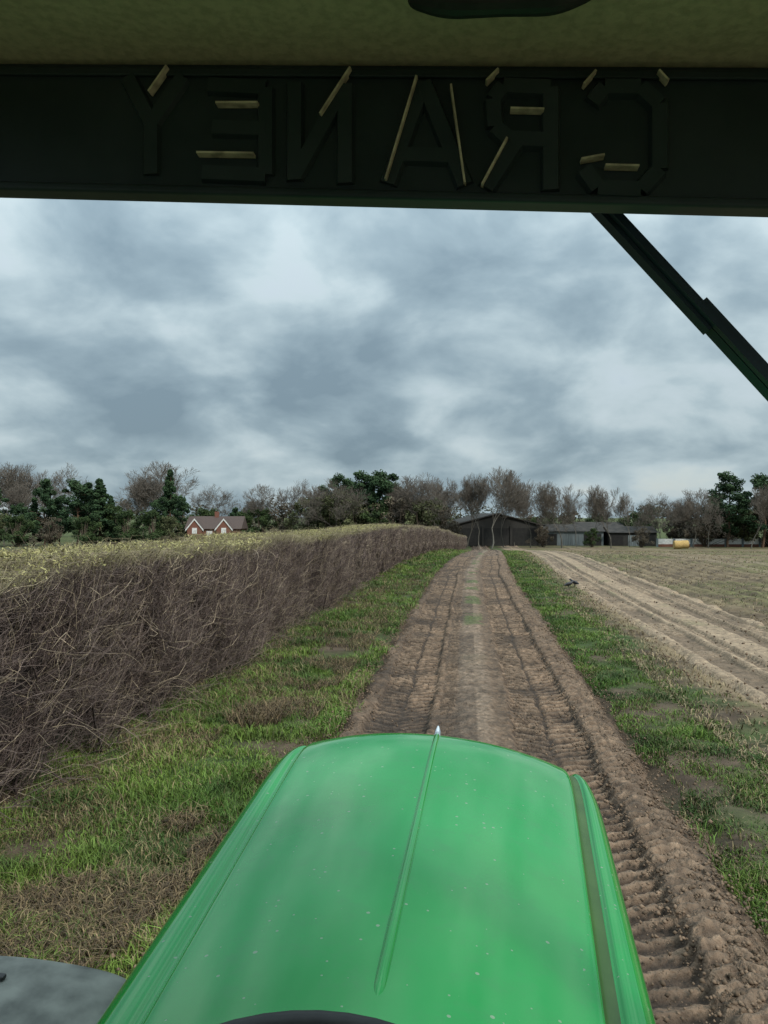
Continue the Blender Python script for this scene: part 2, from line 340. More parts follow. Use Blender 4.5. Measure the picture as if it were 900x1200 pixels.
# ---------------------------------------------------------------- trees
def bare_tree(seed,h,spread=.6,up=.35,light=0,levels=7,rmin=.022):
    r=random.Random(seed); P0=[];P1=[];R0=[];R1=[]
    def grow(p,d,L,rad,lv):
        nseg=3 if lv<3 else 2
        for s in range(nseg):
            d=(d+Vector((r.gauss(0,.16),r.gauss(0,.16),r.gauss(0,.1)+up*.18))).normalized()
            q=p+d*(L/nseg); P0.append(p[:]);P1.append(q[:]);R0.append(max(rad,rmin));R1.append(max(rad*.86,rmin*.6)); rad*=.86; p=q
            if lv>0 and lv<levels and r.random()<.60 and s<nseg-1:
                br(p,d,L*.7,rad*.55,lv+1)
        if lv<levels:
            for b in range(2 if r.random()<.5 else 3):
                br(p,d,L*r.uniform(.66,.88),rad*.7,lv+1)
    def br(p,d,L,rad,lv):
        ax=Vector((r.gauss(0,1),r.gauss(0,1),r.gauss(0,1))); ax=(ax-ax.project(d)).normalized()
        nd=(d+ax*spread*r.uniform(.6,1.3)+Vector((0,0,up*.3))).normalized(); grow(p,nd,L,rad,lv)
    grow(Vector((0,0,-.3)),Vector((0,0,1)),h*.22,h*.013,0)
    P0=np.array(P0);P1=np.array(P1);R0=np.array(R0);R1=np.array(R1)
    k=h/P1[:,2].max(); P0*=k;P1*=k
    V,Fa=tubes(P0,P1,R0,R1,3)
    thin=sst(R0,.12,.02); a=np.array([.10,.095,.08])*(1+light); b=np.array([.125,.108,.090])*(1+light*.5)
    return mesh_np('bare_tree',V,Fa,np.repeat(mix(a,b,thin),6,axis=0))
def leafmass(C,R,n,size,r,ca,cb):
    K=len(C); idx=np.repeat(np.arange(K),n); m=len(idx)
    v=r.normal(0,1,(m,3)); v/=np.linalg.norm(v,axis=1,keepdims=True); rr=r.random(m)**.45
    p=C[idx]+v*rr[:,None]*R[idx]
    u=r.normal(0,1,(m,3)); u/=np.linalg.norm(u,axis=1,keepdims=True); w=np.cross(u,r.normal(0,1,(m,3))); w/=np.linalg.norm(w,axis=1,keepdims=True)
    s=(size*(.5+r.random(m)))[:,None]
    V=np.stack([p-u*s-w*s*.35,p+u*s-w*s*.35,p+u*s*.3+w*s*.6,p-u*s+w*s*.3],1).reshape(-1,3)
    Fa=np.arange(m*4).reshape(m,4)
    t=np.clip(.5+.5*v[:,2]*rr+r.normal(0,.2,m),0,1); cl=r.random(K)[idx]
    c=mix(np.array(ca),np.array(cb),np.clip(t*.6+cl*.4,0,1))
    return V,Fa,np.repeat(c,4,axis=0)
def pine(seed,h,kind='scots'):
    r=np.random.default_rng(seed); C=[];R=[];P0=[];P1=[];R0=[];R1=[]
    p=np.array([0,0,-.3]); 
    for i in range(8):
        q=p+np.array([r.normal(0,.12),r.normal(0,.12),h*.115]); P0.append(p);P1.append(q);R0.append(.22*(1-i*.1));R1.append(.22*(1-(i+1)*.1)); p=q
    n=46 if kind=='scots' else 75
    for i in range(n):
        if kind=='scots':
            t=r.uniform(.28,1); rad=h*.24*math.sin(min(1,(1.08-t)*1.9)*1.5)*r.uniform(.2,1.15)
            sz=np.array([h*.065,h*.065,h*.042])*r.uniform(.6,1.5)
        else:
            t=r.uniform(.12,1); rad=h*.24*(1.03-t)*r.uniform(.4,1.2); sz=np.array([h*.06,h*.06,h*.045])*r.uniform(.6,1.2)*(1.35-t*.8)
        a=r.uniform(0,6.28); c=np.array([math.cos(a)*rad,math.sin(a)*rad,t*h-sz[2]]); C.append(c);R.append(sz)
        P0.append(np.array([0,0,max(.5,c[2]-rad*.35)]));P1.append(c);R0.append(.06);R1.append(.02)
    V,Fa=tubes(P0,P1,R0,R1,5); c1=np.tile(np.array([.12,.075,.05]),(len(V),1))
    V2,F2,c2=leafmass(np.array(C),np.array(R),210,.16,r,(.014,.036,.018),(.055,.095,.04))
    return mesh_np('pine_tree',np.concatenate([V,V2]),np.concatenate([Fa,F2+len(V)]),np.concatenate([c1,c2]))
def shrub_tree(seed,h,ca,cb,n=40,dn=170):
    r=np.random.default_rng(seed)
    C=np.stack([r.normal(0,h*.22,n),r.normal(0,h*.22,n),h*(.2+.72*r.random(n))],1); C[:,:2]*=(1.15-C[:,2:3]/h*.6)
    R=np.full((n,3),h*.10)*r.uniform(.6,1.3,(n,1))
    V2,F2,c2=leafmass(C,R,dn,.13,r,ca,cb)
    P0=np.tile([[0,0,-.3]],(n,1)); V,Fa=tubes(P0,C,np.full(n,.08),np.full(n,.02),4)
    return mesh_np('tree',np.concatenate([V,V2]),np.concatenate([Fa,F2+len(V)]),np.concatenate([np.tile([.1,.08,.06],(len(V),1)),c2]))
BT=[bare_tree(11,14,.62,.30),bare_tree(12,14,.5,.5,.2),bare_tree(13,14,.7,.25,0),bare_tree(14,14,.45,.6,.45,7,.02),bare_tree(15,14,.8,.2,.1)]
PT=[pine(21,14),pine(22,14),pine(23,14,'spruce')]
ST=[shrub_tree(31,8,(.018,.036,.014),(.06,.09,.03)),shrub_tree(32,8,(.06,.050,.038),(.14,.115,.08),44,110),shrub_tree(33,8,(.05,.060,.028),(.12,.13,.06))]
for m in BT: m.materials.append(M_bark)
for m in PT+ST: m.materials.append(M_leaf)
ca,sa=math.cos(YAW),math.sin(YAW)
def bearing(px,d):
    u=(px-450)/F; return ((u*ca-sa)*d,(u*sa+ca)*d)
def put(name,me,px,topy,d,base_h,wide=1.0):
    x,y=bearing(px,d); zb=float(T(x,y)); top=H+(605-topy)/F*d; s=(top-zb)/base_h
    o=obj(name,me); o.location=(x,y,zb); o.scale=(s*wide,s*wide,s); o.rotation_euler=(0,0,random.uniform(0,6.28)); return o
for px,ty,d,k,w in [(20,539,170,0,1.1),(60,539,172,4,1.1),(38,546,178,1,1.1),(-25,545,170,1,1),(150,556,178,1,1),(168,543,170,4,1.0),(210,539,172,0,1.2),(185,550,175,2,1),(5,562,150,1,1),(238,566,172,2,1),
    (320,566,150,0,1.0),(345,560,146,2,.95),(300,582,160,1,.9),(370,566,152,4,1),(398,560,142,2,1.1),(470,556,148,0,1.0),(488,558,145,4,1),(502,552,146,2,1.0),(523,558,150,1,1.0),(455,564,146,2,.9),
    (547,554,140,1,.8),(576,544,136,3,1.15),(562,558,140,3,.85),(590,560,144,0,.8),(603,568,150,1,.8),(622,564,140,0,.9),(640,578,150,4,.8),(658,563,138,1,1.0),(676,576,145,3,.85),(695,582,148,0,.8),(716,567,138,1,.9),(738,578,144,3,.75),
    (756,584,150,4,.8),(774,576,150,2,.8),(812,572,142,0,1.0),(830,570,138,4,.8),(880,566,136,1,.85),(925,560,140,0,1),(800,584,150,1,1)]:
    put('bare_tree',BT[k],px,ty,d,14,w)
for px,ty,d,k,w in [(52,560,148,0,1.0),(90,556,145,1,1.15),(117,560,144,2,1.2),(104,570,150,0,1.1),(199,549,146,2,.85),(214,580,144,0,1),(190,576,146,1,.9),(22,586,150,1,.9),(40,582,150,2,1),(70,576,150,1,1),(130,580,150,2,1.1),(400,550,146,1,1.0),(425,551,150,0,1.1),(446,545,146,1,1.15),(380,568,150,0,1),(410,560,155,0,1),(462,560,155,1,1),(436,564,144,2,1),
    (852,552,144,0,1.1),(838,572,150,1,1.0),(893,549,142,1,1.15),(915,556,150,0,1),(870,578,150,0,1),(-10,564,150,0,1.1),(492,580,165,1,1.1),(275,594,160,0,1.1),(762,590,160,0,.9)]:
    put('pine_tree',PT[k],px,ty,d,14,w)
for px,ty,d,k,w in [(135,590,146,0,1.2),(150,596,142,0,1.1),(100,604,140,0,1.2),(60,606,140,1,1.2),(20,602,140,0,1.3),(180,596,142,0,1.2),(200,604,142,2,1),(240,594,160,0,1.2),(-5,600,142,2,1.2),(240,606,150,0,1.2),
    (285,598,150,0,1.1),(306,594,150,0,1.1),(335,590,150,1,1.2),(362,580,146,2,1.1),(388,574,144,2,1.2),(414,580,143,2,1.1),(440,588,143,0,1.2),(465,582,143,1,1.2),(492,584,143,2,1.1),(515,590,148,1,1),(505,582,150,0,1.1),
    (665,598,165,1,1.2),(700,600,168,0,1.2),(745,598,160,0,1.2),(790,600,158,1,1.2),(810,592,155,1,1.3),(845,592,150,0,1.2),(872,594,148,2,1.2),(905,590,145,1,1.3),(640,598,168,0,1.1),(620,600,172,1,1.2),(825,600,146,1,1.2),
    (532,612,143,1,1.0),(636,616,144,1,1.1),(694,618,144,0,1.0),(752,618,143,1,1.1)]:
    put('leafy_tree',ST[k],px,ty,d,8,w)
for px,ty,d,k,w in [(224,626,134,0,.9),(292,620,132,0,1.0),(256,634,133,1,.8)]:
    put('leafy_tree',ST[k],px,ty,d,8,w*1.6)
r=np.random.default_rng(77); n=520; px=r.uniform(-700,1700,n); d=r.uniform(178,230,n)
bx=((px-450)/F*ca-sa)*d; by=((px-450)/F*sa+ca)*d
hh=5.5+5.5*vn(px,px*0,45,3)+r.normal(0,.9,n)
C=np.stack([bx,by,-3.1+hh*r.random(n)**.7],1); R=np.stack([np.full(n,3.2),np.full(n,2.5),np.full(n,1.9)],1)*r.uniform(.6,1.3,(n,1))
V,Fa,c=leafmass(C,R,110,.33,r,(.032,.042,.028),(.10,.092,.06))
obj('distant_trees',mesh_np('distant_trees',V,Fa,c),M_leaf)
# ---------------------------------------------------------------- buildings
def box(name,x0,x1,y0,y1,z0,z1,mat,parent,bev=0):
    V=[(x,y,z) for x in(x0,x1) for y in(y0,y1) for z in(z0,z1)]
    Fa=[(0,1,3,2),(4,6,7,5),(0,4,5,1),(2,3,7,6),(0,2,6,4),(1,5,7,3)]
    me=bpy.data.meshes.new(name); me.from_pydata(V,[],Fa); me.update()
    o=obj(name,me,mat,parent)
    if bev:
        b=o.modifiers.new('b','BEVEL'); b.width=bev; b.segments=3
    return o
def prism(name,pts,y0,y1,mat,parent):
    n=len(pts); V=[(x,y0,z) for x,z in pts]+[(x,y1,z) for x,z in pts]
    Fa=[tuple(range(n)),tuple(range(2*n-1,n-1,-1))]+[(i,i+n,(i+1)%n+n,(i+1)%n) for i in range(n)]
    me=bpy.data.meshes.new(name); me.from_pydata(V,[],Fa); me.update(); return obj(name,me,mat,parent)
def roofs(w,eave,ridge,t=.18,over=.4):
    s=(ridge-eave)/(w/2); e=w/2+over
    return [(-e,eave-over*s),(0,ridge),(e,eave-over*s),(e,eave-over*s+t),(0,ridge+t),(-e,eave-over*s+t)]
M_clad=pmat('dark_cladding',(.020,.020,.018),(.034,.032,.029),.8,3,stretch=(6,6,.4))
M_croof=pmat('fibre_cement_roof',(.035,.034,.032),(.062,.057,.052),.9,1.2,spec=.15)
M_light=pmat('pale_sheet',(.17,.20,.21),(.10,.12,.125),.7,1.5,stretch=(5,5,.3))
M_dark=pmat('dark_opening',(.012,.012,.012),(.02,.02,.018),.9,2)
M_brick=pmat('red_brick',(.20,.085,.055),(.14,.06,.045),.9,14)
M_tile=pmat('roof_tile',(.06,.045,.04),(.09,.06,.05),.85,8)
M_white=pmat('white_render',(.7,.7,.67),(.55,.54,.52),.8,3)
def building_root(name,px,d,rot=0):
    x,y=bearing(px,d); o=empty(name,(x,y,float(T(x,y)))); o.rotation_euler=(0,0,rot+YAW); return o
b=building_root('barn',583,150,.05)
prism('walls',[(-9,0),(9,0),(9,3.9),(0,6.2),(-9,3.9)],0,22,M_clad,b)
prism('roof',roofs(18,3.95,6.25),-.4,22.4,M_croof,b)
for k in range(3): box('bay_opening_%d'%k,-8.2+k*5.6,-3.2+k*5.6,-.05,.3,0,3.5,M_dark,b)
for k in range(4): box('stanchion_%d'%k,-8.75+k*5.6,-8.55+k*5.6,-.25,-.06,0,4.0,M_clad,b)
for (px,d,w,dep,e,rd,mw) in [(668,152,13,9,2.8,4.2,M_light),(742,150,9,8,2.6,3.8,M_clad),(706,158,10,8,3.2,4.6,M_croof)]:
    b=building_root('farm_shed',px,d,-.08)
    box('walls',-w/2,w/2,0,dep,0,e,mw,b)
    V=[(-w/2-.3,-.4,e+.02),(w/2+.3,-.4,e+.02),(w/2+.3,dep/2,rd),(-w/2-.3,dep/2,rd),(w/2+.3,dep+.4,e+.02),(-w/2-.3,dep+.4,e+.02)]
    me=bpy.data.meshes.new('roof'); me.from_pydata(V,[],[(0,1,2,3),(3,2,4,5),(0,3,5),(1,4,2)]); obj('roof',me,M_croof,b)
    for k in range(3): box('door_opening_%d'%k,-w/2+.5+k*w/3,-w/2+w/3-.4+k*w/3,-.05,.2,0,e-.5,M_dark if k!=1 else M_light,b)
b=building_root('boundary_wall',850,146)
box('panel',-13,13,0,.25,.5,1.5,M_white,b)
box('base',-13,13,-.06,.31,-.2,.497,M_brick,b)
for k in range(9): box('pier_%d'%k,-13.2+k*3.25,-12.8+k*3.25,-.12,-.063,-.2,1.6,M_light,b)
b=building_root('brick_house',250,140,.0); b.scale=(.88,.88,.96)
box('walls',-5.5,5.5,0,7,0,3.6,M_brick,b)
V=[(-5.9,-.4,3.5),(5.9,-.4,3.5),(5.9,3.5,5.9),(-5.9,3.5,5.9),(5.9,7.4,3.5),(-5.9,7.4,3.5)]
me=bpy.data.meshes.new('roof'); me.from_pydata(V,[],[(0,1,2,3),(3,2,4,5),(0,3,5),(1,4,2)]); obj('roof',me,M_tile,b)
for s,xc in ((0,-3.6),(1,2.4)):
    o=prism('gable_%d'%s,[(xc-1.5,0),(xc+1.5,0),(xc+1.5,3.6),(xc,5.3),(xc-1.5,3.6)],-1.2,3.2,M_brick,b)
    for sg in(-1,1):
        V=[(xc,-1.35,5.48),(xc,-1.35,5.16),(xc+sg*1.85,-1.35,3.08),(xc+sg*1.85,-1.35,3.4)]
        V+= [(x,-1.22,z) for x,y,z in V]
        me=bpy.data.meshes.new('bargeboard'); me.from_pydata(V,[],[(0,1,2,3),(7,6,5,4),(0,3,7,4),(1,5,6,2),(2,6,7,3)]); obj('bargeboard_%d_%d'%(s,sg+1),me,M_white,b)
        V=[(xc,-1.3,5.5),(xc+sg*1.9,-1.3,3.4),(xc+sg*1.9,3.3,3.4),(xc,3.3,5.5)]
        me=bpy.data.meshes.new('gable_roof'); me.from_pydata(V,[],[(0,1,2,3)]); obj('gable_roof_%d_%d'%(s,sg+1),me,M_tile,b)
    box('window_%d'%s,xc-.5,xc+.5,-1.26,-1.21,2.6,3.7,M_white,b)
box('window_2',-1.4,-.2,-.06,-.01,2.0,3.1,M_white,b)
box('chimney',-.4,.4,3.1,3.9,5,6.8,M_brick,b)
def bale(px,d):
    x,y=bearing(px,d); me=bpy.data.meshes.new('straw_bale'); bm=bmesh.new()
    bmesh.ops.create_cone(bm,cap_ends=True,segments=28,radius1=.75,radius2=.75,depth=1.3); bmesh.ops.rotate(bm,verts=bm.verts,matrix=Matrix.Rotation(math.pi/2,3,'Y'))
    bmesh.ops.bevel(bm,geom=[e for e in bm.edges if abs(abs(e.verts[0].co.x)-.65)<.01 and abs(e.verts[0].co.x-e.verts[1].co.x)<.01],offset=.08,segments=2,affect='EDGES')
    bm.to_mesh(me); bm.free(); o=obj('straw_bale',me,M_bale); o.location=(x,y,float(T(x,y))+.72); return o
M_bale=pmat('straw_bale',(.50,.34,.13),(.33,.22,.08),.9,6,.05)
bale(794,134); bale(802,137)
# ---------------------------------------------------------------- crows
M_crow=pmat('feathers',(.010,.010,.012),(.02,.02,.025),.45,20)
def skin(name,pts,edges,rad,mat,parent=None,sub=2):
    me=bpy.data.meshes.new(name); me.from_pydata(pts,edges,[]); o=obj(name,me,None,parent); 
    o.modifiers.new('s','SKIN'); 
    for v,r_ in zip(me.skin_vertices[0].data,rad): v.radius=(r_,r_) if not isinstance(r_,tuple) else r_
    me.skin_vertices[0].data[0].use_root=True
    s=o.modifiers.new('ss','SUBSURF'); s.levels=sub; s.render_levels=sub; me.materials.append(mat); return o
def crow(x,y,rot):
    e=empty('crow',(x,y,float(T(x,y))+.03)); e.rotation_euler=(0,0,rot)
    skin('body',[(0,0,.17),(.09,0,.20),(.15,0,.255),(.19,0,.27),(.235,0,.262),(-.09,0,.145),(-.20,0,.115)],[(0,1),(1,2),(2,3),(3,4),(0,5),(5,6)],[.07,.06,.035,.036,.008,.05,(.035,.01)],M_crow,e)
    for s in(-1,1):
        skin('leg_%d'%(s+1),[(0,s*.03,.13),(-.02,s*.03,.06),(.0,s*.03,0),(.05,s*.03,-.005)],[(0,1),(1,2),(2,3)],[.018,.007,.006,.005],M_crow,e,1)
        skin('folded_wing_%d'%(s+1),[(.06,s*.05,.2),(-.05,s*.06,.17),(-.19,s*.025,.13)],[(0,1),(1,2)],[(.02,.045),(.02,.045),(.008,.015)],M_crow,e)
crow(3.66,29.0,.4); crow(3.95,29.7,2.4)
# ---------------------------------------------------------------- tractor (origin on ground below driver's head)
ROLL=math.radians(4.0)
tr=empty('tractor'); R=Matrix.Rotation(ROLL,3,'Y'); cam=Vector((0,0,H))
tr.location=cam+R@Vector((0,0,-H)); tr.rotation_euler=(0,ROLL,0)
cr,sr=math.cos(ROLL),math.sin(ROLL)
def cabpt(px,py,Yd):
    u=(px-450)/F; w=(605-py)/F; Xw=u*ca-sa; Yw=u*sa+ca
    return (( Xw*cr-w*sr)/Yw*Yd, Yd, H+(Xw*sr+w*cr)/Yw*Yd)
def paint(name,c1,c2,dirt=(.20,.28,.19,1)):
    m,nt,bs=newmat(name)
    tc=nt.nodes.new('ShaderNodeTexCoord')
    n1_=nt.nodes.new('ShaderNodeTexVoronoi'); n1_.inputs['Scale'].default_value=46
    n2_=nt.nodes.new('ShaderNodeTexNoise'); n2_.inputs['Scale'].default_value=2.5; n2_.inputs['Detail'].default_value=6
    n3_=nt.nodes.new('ShaderNodeTexNoise'); n3_.inputs['Scale'].default_value=14; n3_.inputs['Detail'].default_value=9; n3_.inputs['Roughness'].default_value=.7
    for nn in(n1_,n2_,n3_): nt.links.new(tc.outputs['Object'],nn.inputs['Vector'])
    sc_=nt.nodes.new('ShaderNodeSeparateColor'); nt.links.new(n1_.outputs['Color'],sc_.inputs[0])
    rad=nt.nodes.new('ShaderNodeMapRange'); rad.inputs[1].default_value=.55; rad.inputs[2].default_value=1; rad.inputs[3].default_value=0; rad.inputs[4].default_value=.19
    nt.links.new(sc_.outputs[0],rad.inputs[0])
    lt=nt.nodes.new('ShaderNodeMath'); lt.operation='LESS_THAN'; nt.links.new(n1_.outputs['Distance'],lt.inputs[0]); nt.links.new(rad.outputs[0],lt.inputs[1])
    lm=nt.nodes.new('ShaderNodeMath'); lm.operation='MULTIPLY'; lm.inputs[1].default_value=.75; nt.links.new(lt.outputs[0],lm.inputs[0])
    r2=nt.nodes.new('ShaderNodeValToRGB'); r2.color_ramp.elements[0].position=.3; r2.color_ramp.elements[1].position=.75
    r2.color_ramp.elements[0].color=c1; r2.color_ramp.elements[1].color=c2
    nt.links.new(n2_.outputs[0],r2.inputs[0])
    dm=nt.nodes.new('ShaderNodeMapRange'); dm.inputs[1].default_value=.52; dm.inputs[2].default_value=.75; dm.inputs[3].default_value=0; dm.inputs[4].default_value=.35; nt.links.new(n3_.outputs[0],dm.inputs[0])
    mx0=nt.nodes.new('ShaderNodeMix'); mx0.data_type='RGBA'; nt.links.new(dm.outputs[0],mx0.inputs[0]); nt.links.new(r2.outputs[0],mx0.inputs[6]); mx0.inputs[7].default_value=(.03,.16,.05,1)
    mx=nt.nodes.new('ShaderNodeMix'); mx.data_type='RGBA'; nt.links.new(lm.outputs[0],mx.inputs[0]); nt.links.new(mx0.outputs[2],mx.inputs[6]); mx.inputs[7].default_value=dirt
    nt.links.new(mx.outputs[2],bs.inputs['Base Color'])
    mr=nt.nodes.new('ShaderNodeMapRange'); mr.inputs[1].default_value=.3; mr.inputs[2].default_value=.8; mr.inputs[3].default_value=.03; mr.inputs[4].default_value=.18; nt.links.new(n3_.outputs[0],mr.inputs[0]); nt.links.new(mr.outputs[0],bs.inputs['Roughness'])
    bs.inputs['Specular IOR Level'].default_value=.5
    bs.inputs['Coat Weight'].default_value=.25; bs.inputs['Coat Roughness'].default_value=.01
    ad=nt.nodes.new('ShaderNodeMath'); ad.operation='MULTIPLY_ADD'; nt.links.new(lt.outputs[0],ad.inputs[0]); ad.inputs[1].default_value=.6; nt.links.new(n2_.outputs[0],ad.inputs[2])
    bp=nt.nodes.new('ShaderNodeBump'); bp.inputs['Distance'].default_value=.0015; bp.inputs['Strength'].default_value=.6; nt.links.new(ad.outputs[0],bp.inputs['Height']); nt.links.new(bp.outputs[0],bs.inputs['Normal'])
    return m
M_green=paint('green_paint',(.0005,.205,.026,1),(.001,.255,.044,1))
M_gdark=pmat('seam_dark_reflection',(.028,.075,.010),(.042,.095,.016),.4,9)  # dark reflection along the right hood groove, put into the colour
M_black=pmat('black_plastic',(.018,.018,.018),(.03,.03,.028),.55,30)
M_rubber=pmat('rubber',(.02,.02,.02),(.06,.05,.04),.85,6)
M_fender=pmat('dusty_fender',(.20,.205,.18),(.07,.073,.066),.8,11,.003,lo=.35,hi=.7)
M_yel=pmat('yellow_rim',(.6,.42,.02),(.45,.3,.03),.5,5)
M_visor=pmat('visor_plastic',(.018,.031,.032),(.042,.058,.060),.5,7,.004,lo=.35,hi=.75)
M_liner=pmat('headliner',(.64,.56,.35),(.50,.44,.27),.95,90,.002)
M_cream=pmat('cream_highlight',(.75,.66,.46),(.4,.34,.24),.7,60)  # light on the letter strokes, put into the colour of thin strips
M_metal=pmat('bright_metal',(.7,.72,.72),(.5,.5,.5),.25,5,metal=1)
M_wiper=pmat('wiper_paint',(.012,.028,.036),(.020,.040,.05),.4,12)
rows=[(.93,1,0),(1.0,1,0),(1.3,1,0),(1.6,1,0),(1.9,1,0),(2.15,1,0),(2.32,1,.001),(2.44,.995,.003),(2.52,.985,.008),(2.58,.965,.016),(2.62,.94,.031),(2.645,.91,.065),(2.655,.89,.13),(2.665,.88,.3),(2.675,.87,.45)]
V=[];ncol=None
def hz(t): return -.727+.007*t
for (Yr,ws_,dz) in rows:
    t=(Yr-1.15)/1.45; xc=-.087+.032*t; zc=hz(t)
    wc=(.352+.09*min(1,max(-.15,t)))*ws_; sd=(.463+.052*min(1,max(-.2,(Yr-1.2)/1.1)))*ws_
    def mkhalf(gw,gd):
        half=[(0,0)]
        for f in(.12,.3,.5,.7,.86,.96): half.append((f*wc,-.070*f**2.2))
        zcr=-.070
        half+=[(wc,zcr),(wc+.003,zcr-gd),(wc+gw-.004,zcr-gd-.004),(wc+gw,zcr-.010)]
        g0=wc+gw+.004; z0=zcr-.011; rem=max(sd-g0,.03)
        for an in(15,35,55,75,90):
            a=math.radians(an); half.append((g0+rem*math.sin(a),z0-.085*(1-math.cos(a))))
        half+= [(g0+rem+.005,z0-.2),(g0+rem-.0,z0-.4),(g0+rem-.03,z0-.56)]
        return half
    hl=mkhalf(.022,.012); hr=mkhalf(.036,.018)
    row=[(-x,z) for x,z in hl[:0:-1]]+hr; ncol=len(row)
    for x,z in row: V.append((xc+x,Yr,H+max(zc+z-dz,-1.40+z*.02)))
me=mesh_np('hood',np.array(V),gridfaces(len(rows),ncol),None,True)
me.materials.append(M_green); me.materials.append(M_gdark)
half_n=(ncol-1)//2
mi=np.zeros((len(rows)-1,ncol-1),dtype=np.int32)
for cidx in (7,8): mi[:,half_n+cidx]=1
mi[-5:,:]=0
me.polygons.foreach_set('material_index',mi.ravel())
hood=obj('hood',me,None,tr); s=hood.modifiers.new('s','SUBSURF'); s.levels=2; s.render_levels=2
V=[];pr=[(-1,-.3),(-.8,.35),(-.3,.9),(.3,.9),(.8,.35),(1,-.3)]
rr=[(1.145,.15,.1),(1.16,.8,.5),(1.185,1,.9),(1.4,1,1),(1.8,.95,1),(2.2,.9,1),(2.45,.9,1),(2.55,.9,1),(2.60,.8,1),(2.63,.7,1)]
for Yr,wk,hk in rr:
    t=(Yr-1.15)/1.45; xc=-.087+.032*t; zc=hz(t)
    dz=np.interp(Yr,[r_[0] for r_ in rows],[r_[2] for r_ in rows])
    for a_,b_ in pr: V.append((xc+a_*.0125*wk,Yr,H+zc-dz-.002+b_*.012*hk))
me=mesh_np('center_ridge',V,gridfaces(len(rr),len(pr)),None,True); o=obj('center_ridge',me,M_green,tr); s=o.modifiers.new('s','SUBSURF'); s.levels=2;s.render_levels=2
skin('hood_emblem',[(-.056,2.56,H-.745),(-.055,2.60,H-.739),(-.055,2.61,H-.714)],[(0,1),(1,2)],[.014,.013,.003],M_metal,tr)
box('grille',-.40,.29,2.64,2.70,H-1.5,H-.98,M_black,tr,.02)
box('chassis',-.35,.24,.5,2.5,H-2.05,H-1.42,M_green,tr,.03)
box('front_axle',-.95,.83,1.68,1.86,H-2.1,H-1.92,M_black,tr,.03)
box('rear_axle',-.95,.83,-.95,-.7,H-1.95,H-1.6,M_black,tr,.03)
box('windscreen_cowl',-.62,.47,.84,.925,H-1.45,H-.78,M_black,tr,.02)
def wheel(nm,x,y,rad,w,zc):
    me=bpy.data.meshes.new(nm+'_tyre'); bm=bmesh.new()
    prof_=[(rad*.55,-w*.42),(rad*.78,-w*.5),(rad*.94,-w*.44),(rad*.97,-w*.2),(rad*.97,w*.2),(rad*.94,w*.44),(rad*.78,w*.5),(rad*.55,w*.42)]
    ns=48; vs=[[bm.verts.new((px_,r_*math.cos(a),r_*math.sin(a))) for r_,px_ in prof_] for a in [i*2*math.pi/ns for i in range(ns)]]
    for i in range(ns):
        for j in range(len(prof_)-1): bm.faces.new((vs[i][j],vs[i][j+1],vs[(i+1)%ns][j+1],vs[(i+1)%ns][j]))
    for i in range(22):
        for sg in(-1,1):
            a0=(i+(.5 if sg>0 else 0))*2*math.pi/22
            q=[]
            for (xx,da) in((0,.10),(sg*w*.48,-.08)):
                for dd in(-.035,.035):
                    for r_ in(rad*.95,rad*1.0): a=a0+da+dd; q.append(bm.verts.new((xx,r_*math.cos(a),r_*math.sin(a))))
            for f in((0,1,3,2),(4,6,7,5),(0,4,5,1),(2,3,7,6),(1,5,7,3)): bm.faces.new([q[k] for k in f])
    bm.to_mesh(me); bm.free(); o=obj(nm+'_tyre',me,M_rubber,tr); o.location=(x,y,zc)
    me=bpy.data.meshes.new(nm+'_rim'); bm=bmesh.new(); bmesh.ops.create_cone(bm,cap_ends=True,segments=40,radius1=rad*.56,radius2=rad*.5,depth=w*.5)
    bmesh.ops.rotate(bm,verts=bm.verts,matrix=Matrix.Rotation(math.pi/2,3,'Y')); bm.to_mesh(me); bm.free(); o=obj(nm+'_rim',me,M_yel,tr); o.location=(x,y,zc)
wheel('front_left',-.98,1.72,.68,.46,.62); wheel('front_right',.84,1.72,.68,.46,.74)
wheel('rear_left',-1.0,-.85,.92,.55,.86); wheel('rear_right',.86,-.85,.92,.55,.98)
def fender(nm,x0,x1,yc,zc,rad):
    angs=[-75,-60,-45,-30,-18,-8,0,5,8]; V=[]
    prof_=[(0,-.09),(.004,-.03),(.03,-.003),(.10,.008),(.22,.012),(.34,.008),(.41,-.003),(.436,-.03),(.44,-.09)]
    rowsn=0
    for a in angs+[10]:
        ar=math.radians(a); rk=rad-(0 if a<8 else (.02 if a==8 else .10))
        sh= 0 if a<5 else (.01 if a==5 else (.03 if a==8 else .035))
        for (p,q) in prof_:
            xx=x0+(x1-x0)*(p/.44); xx+= sh*(1 if p<.22 else -1)*(abs(p-.22)/.22)
            V.append((xx,yc+(rk+q)*math.sin(ar),zc+(rk+q)*math.cos(ar)))
        rowsn+=1
    o=obj(nm,mesh_np(nm,V,gridfaces(rowsn,len(prof_)),None,True),M_fender,tr); s=o.modifiers.new('s','SUBSURF'); s.levels=2;s.render_levels=2
fender('front_left_fender',-1.19,-.685,1.69,.78,.775); fender('front_right_fender',.62,1.08,1.68,.86,.775)
box('fender_slot',-1.13,-.985,1.655,1.672,1.564,1.574,M_black,tr,.003)
me=bpy.data.meshes.new('steering_wheel'); bm=bmesh.new()
NS,NT=64,12; vs=[]
for i in range(NS):
    a=i*2*math.pi/NS; vs.append([bm.verts.new(((.2+.014*math.cos(b_))*math.cos(a),(.2+.014*math.cos(b_))*math.sin(a),.014*math.sin(b_))) for b_ in [k*2*math.pi/NT for k in range(NT)]])
for i in range(NS):
    for j in range(NT): bm.faces.new((vs[i][j],vs[(i+1)%NS][j],vs[(i+1)%NS][(j+1)%NT],vs[i][(j+1)%NT])).smooth=True
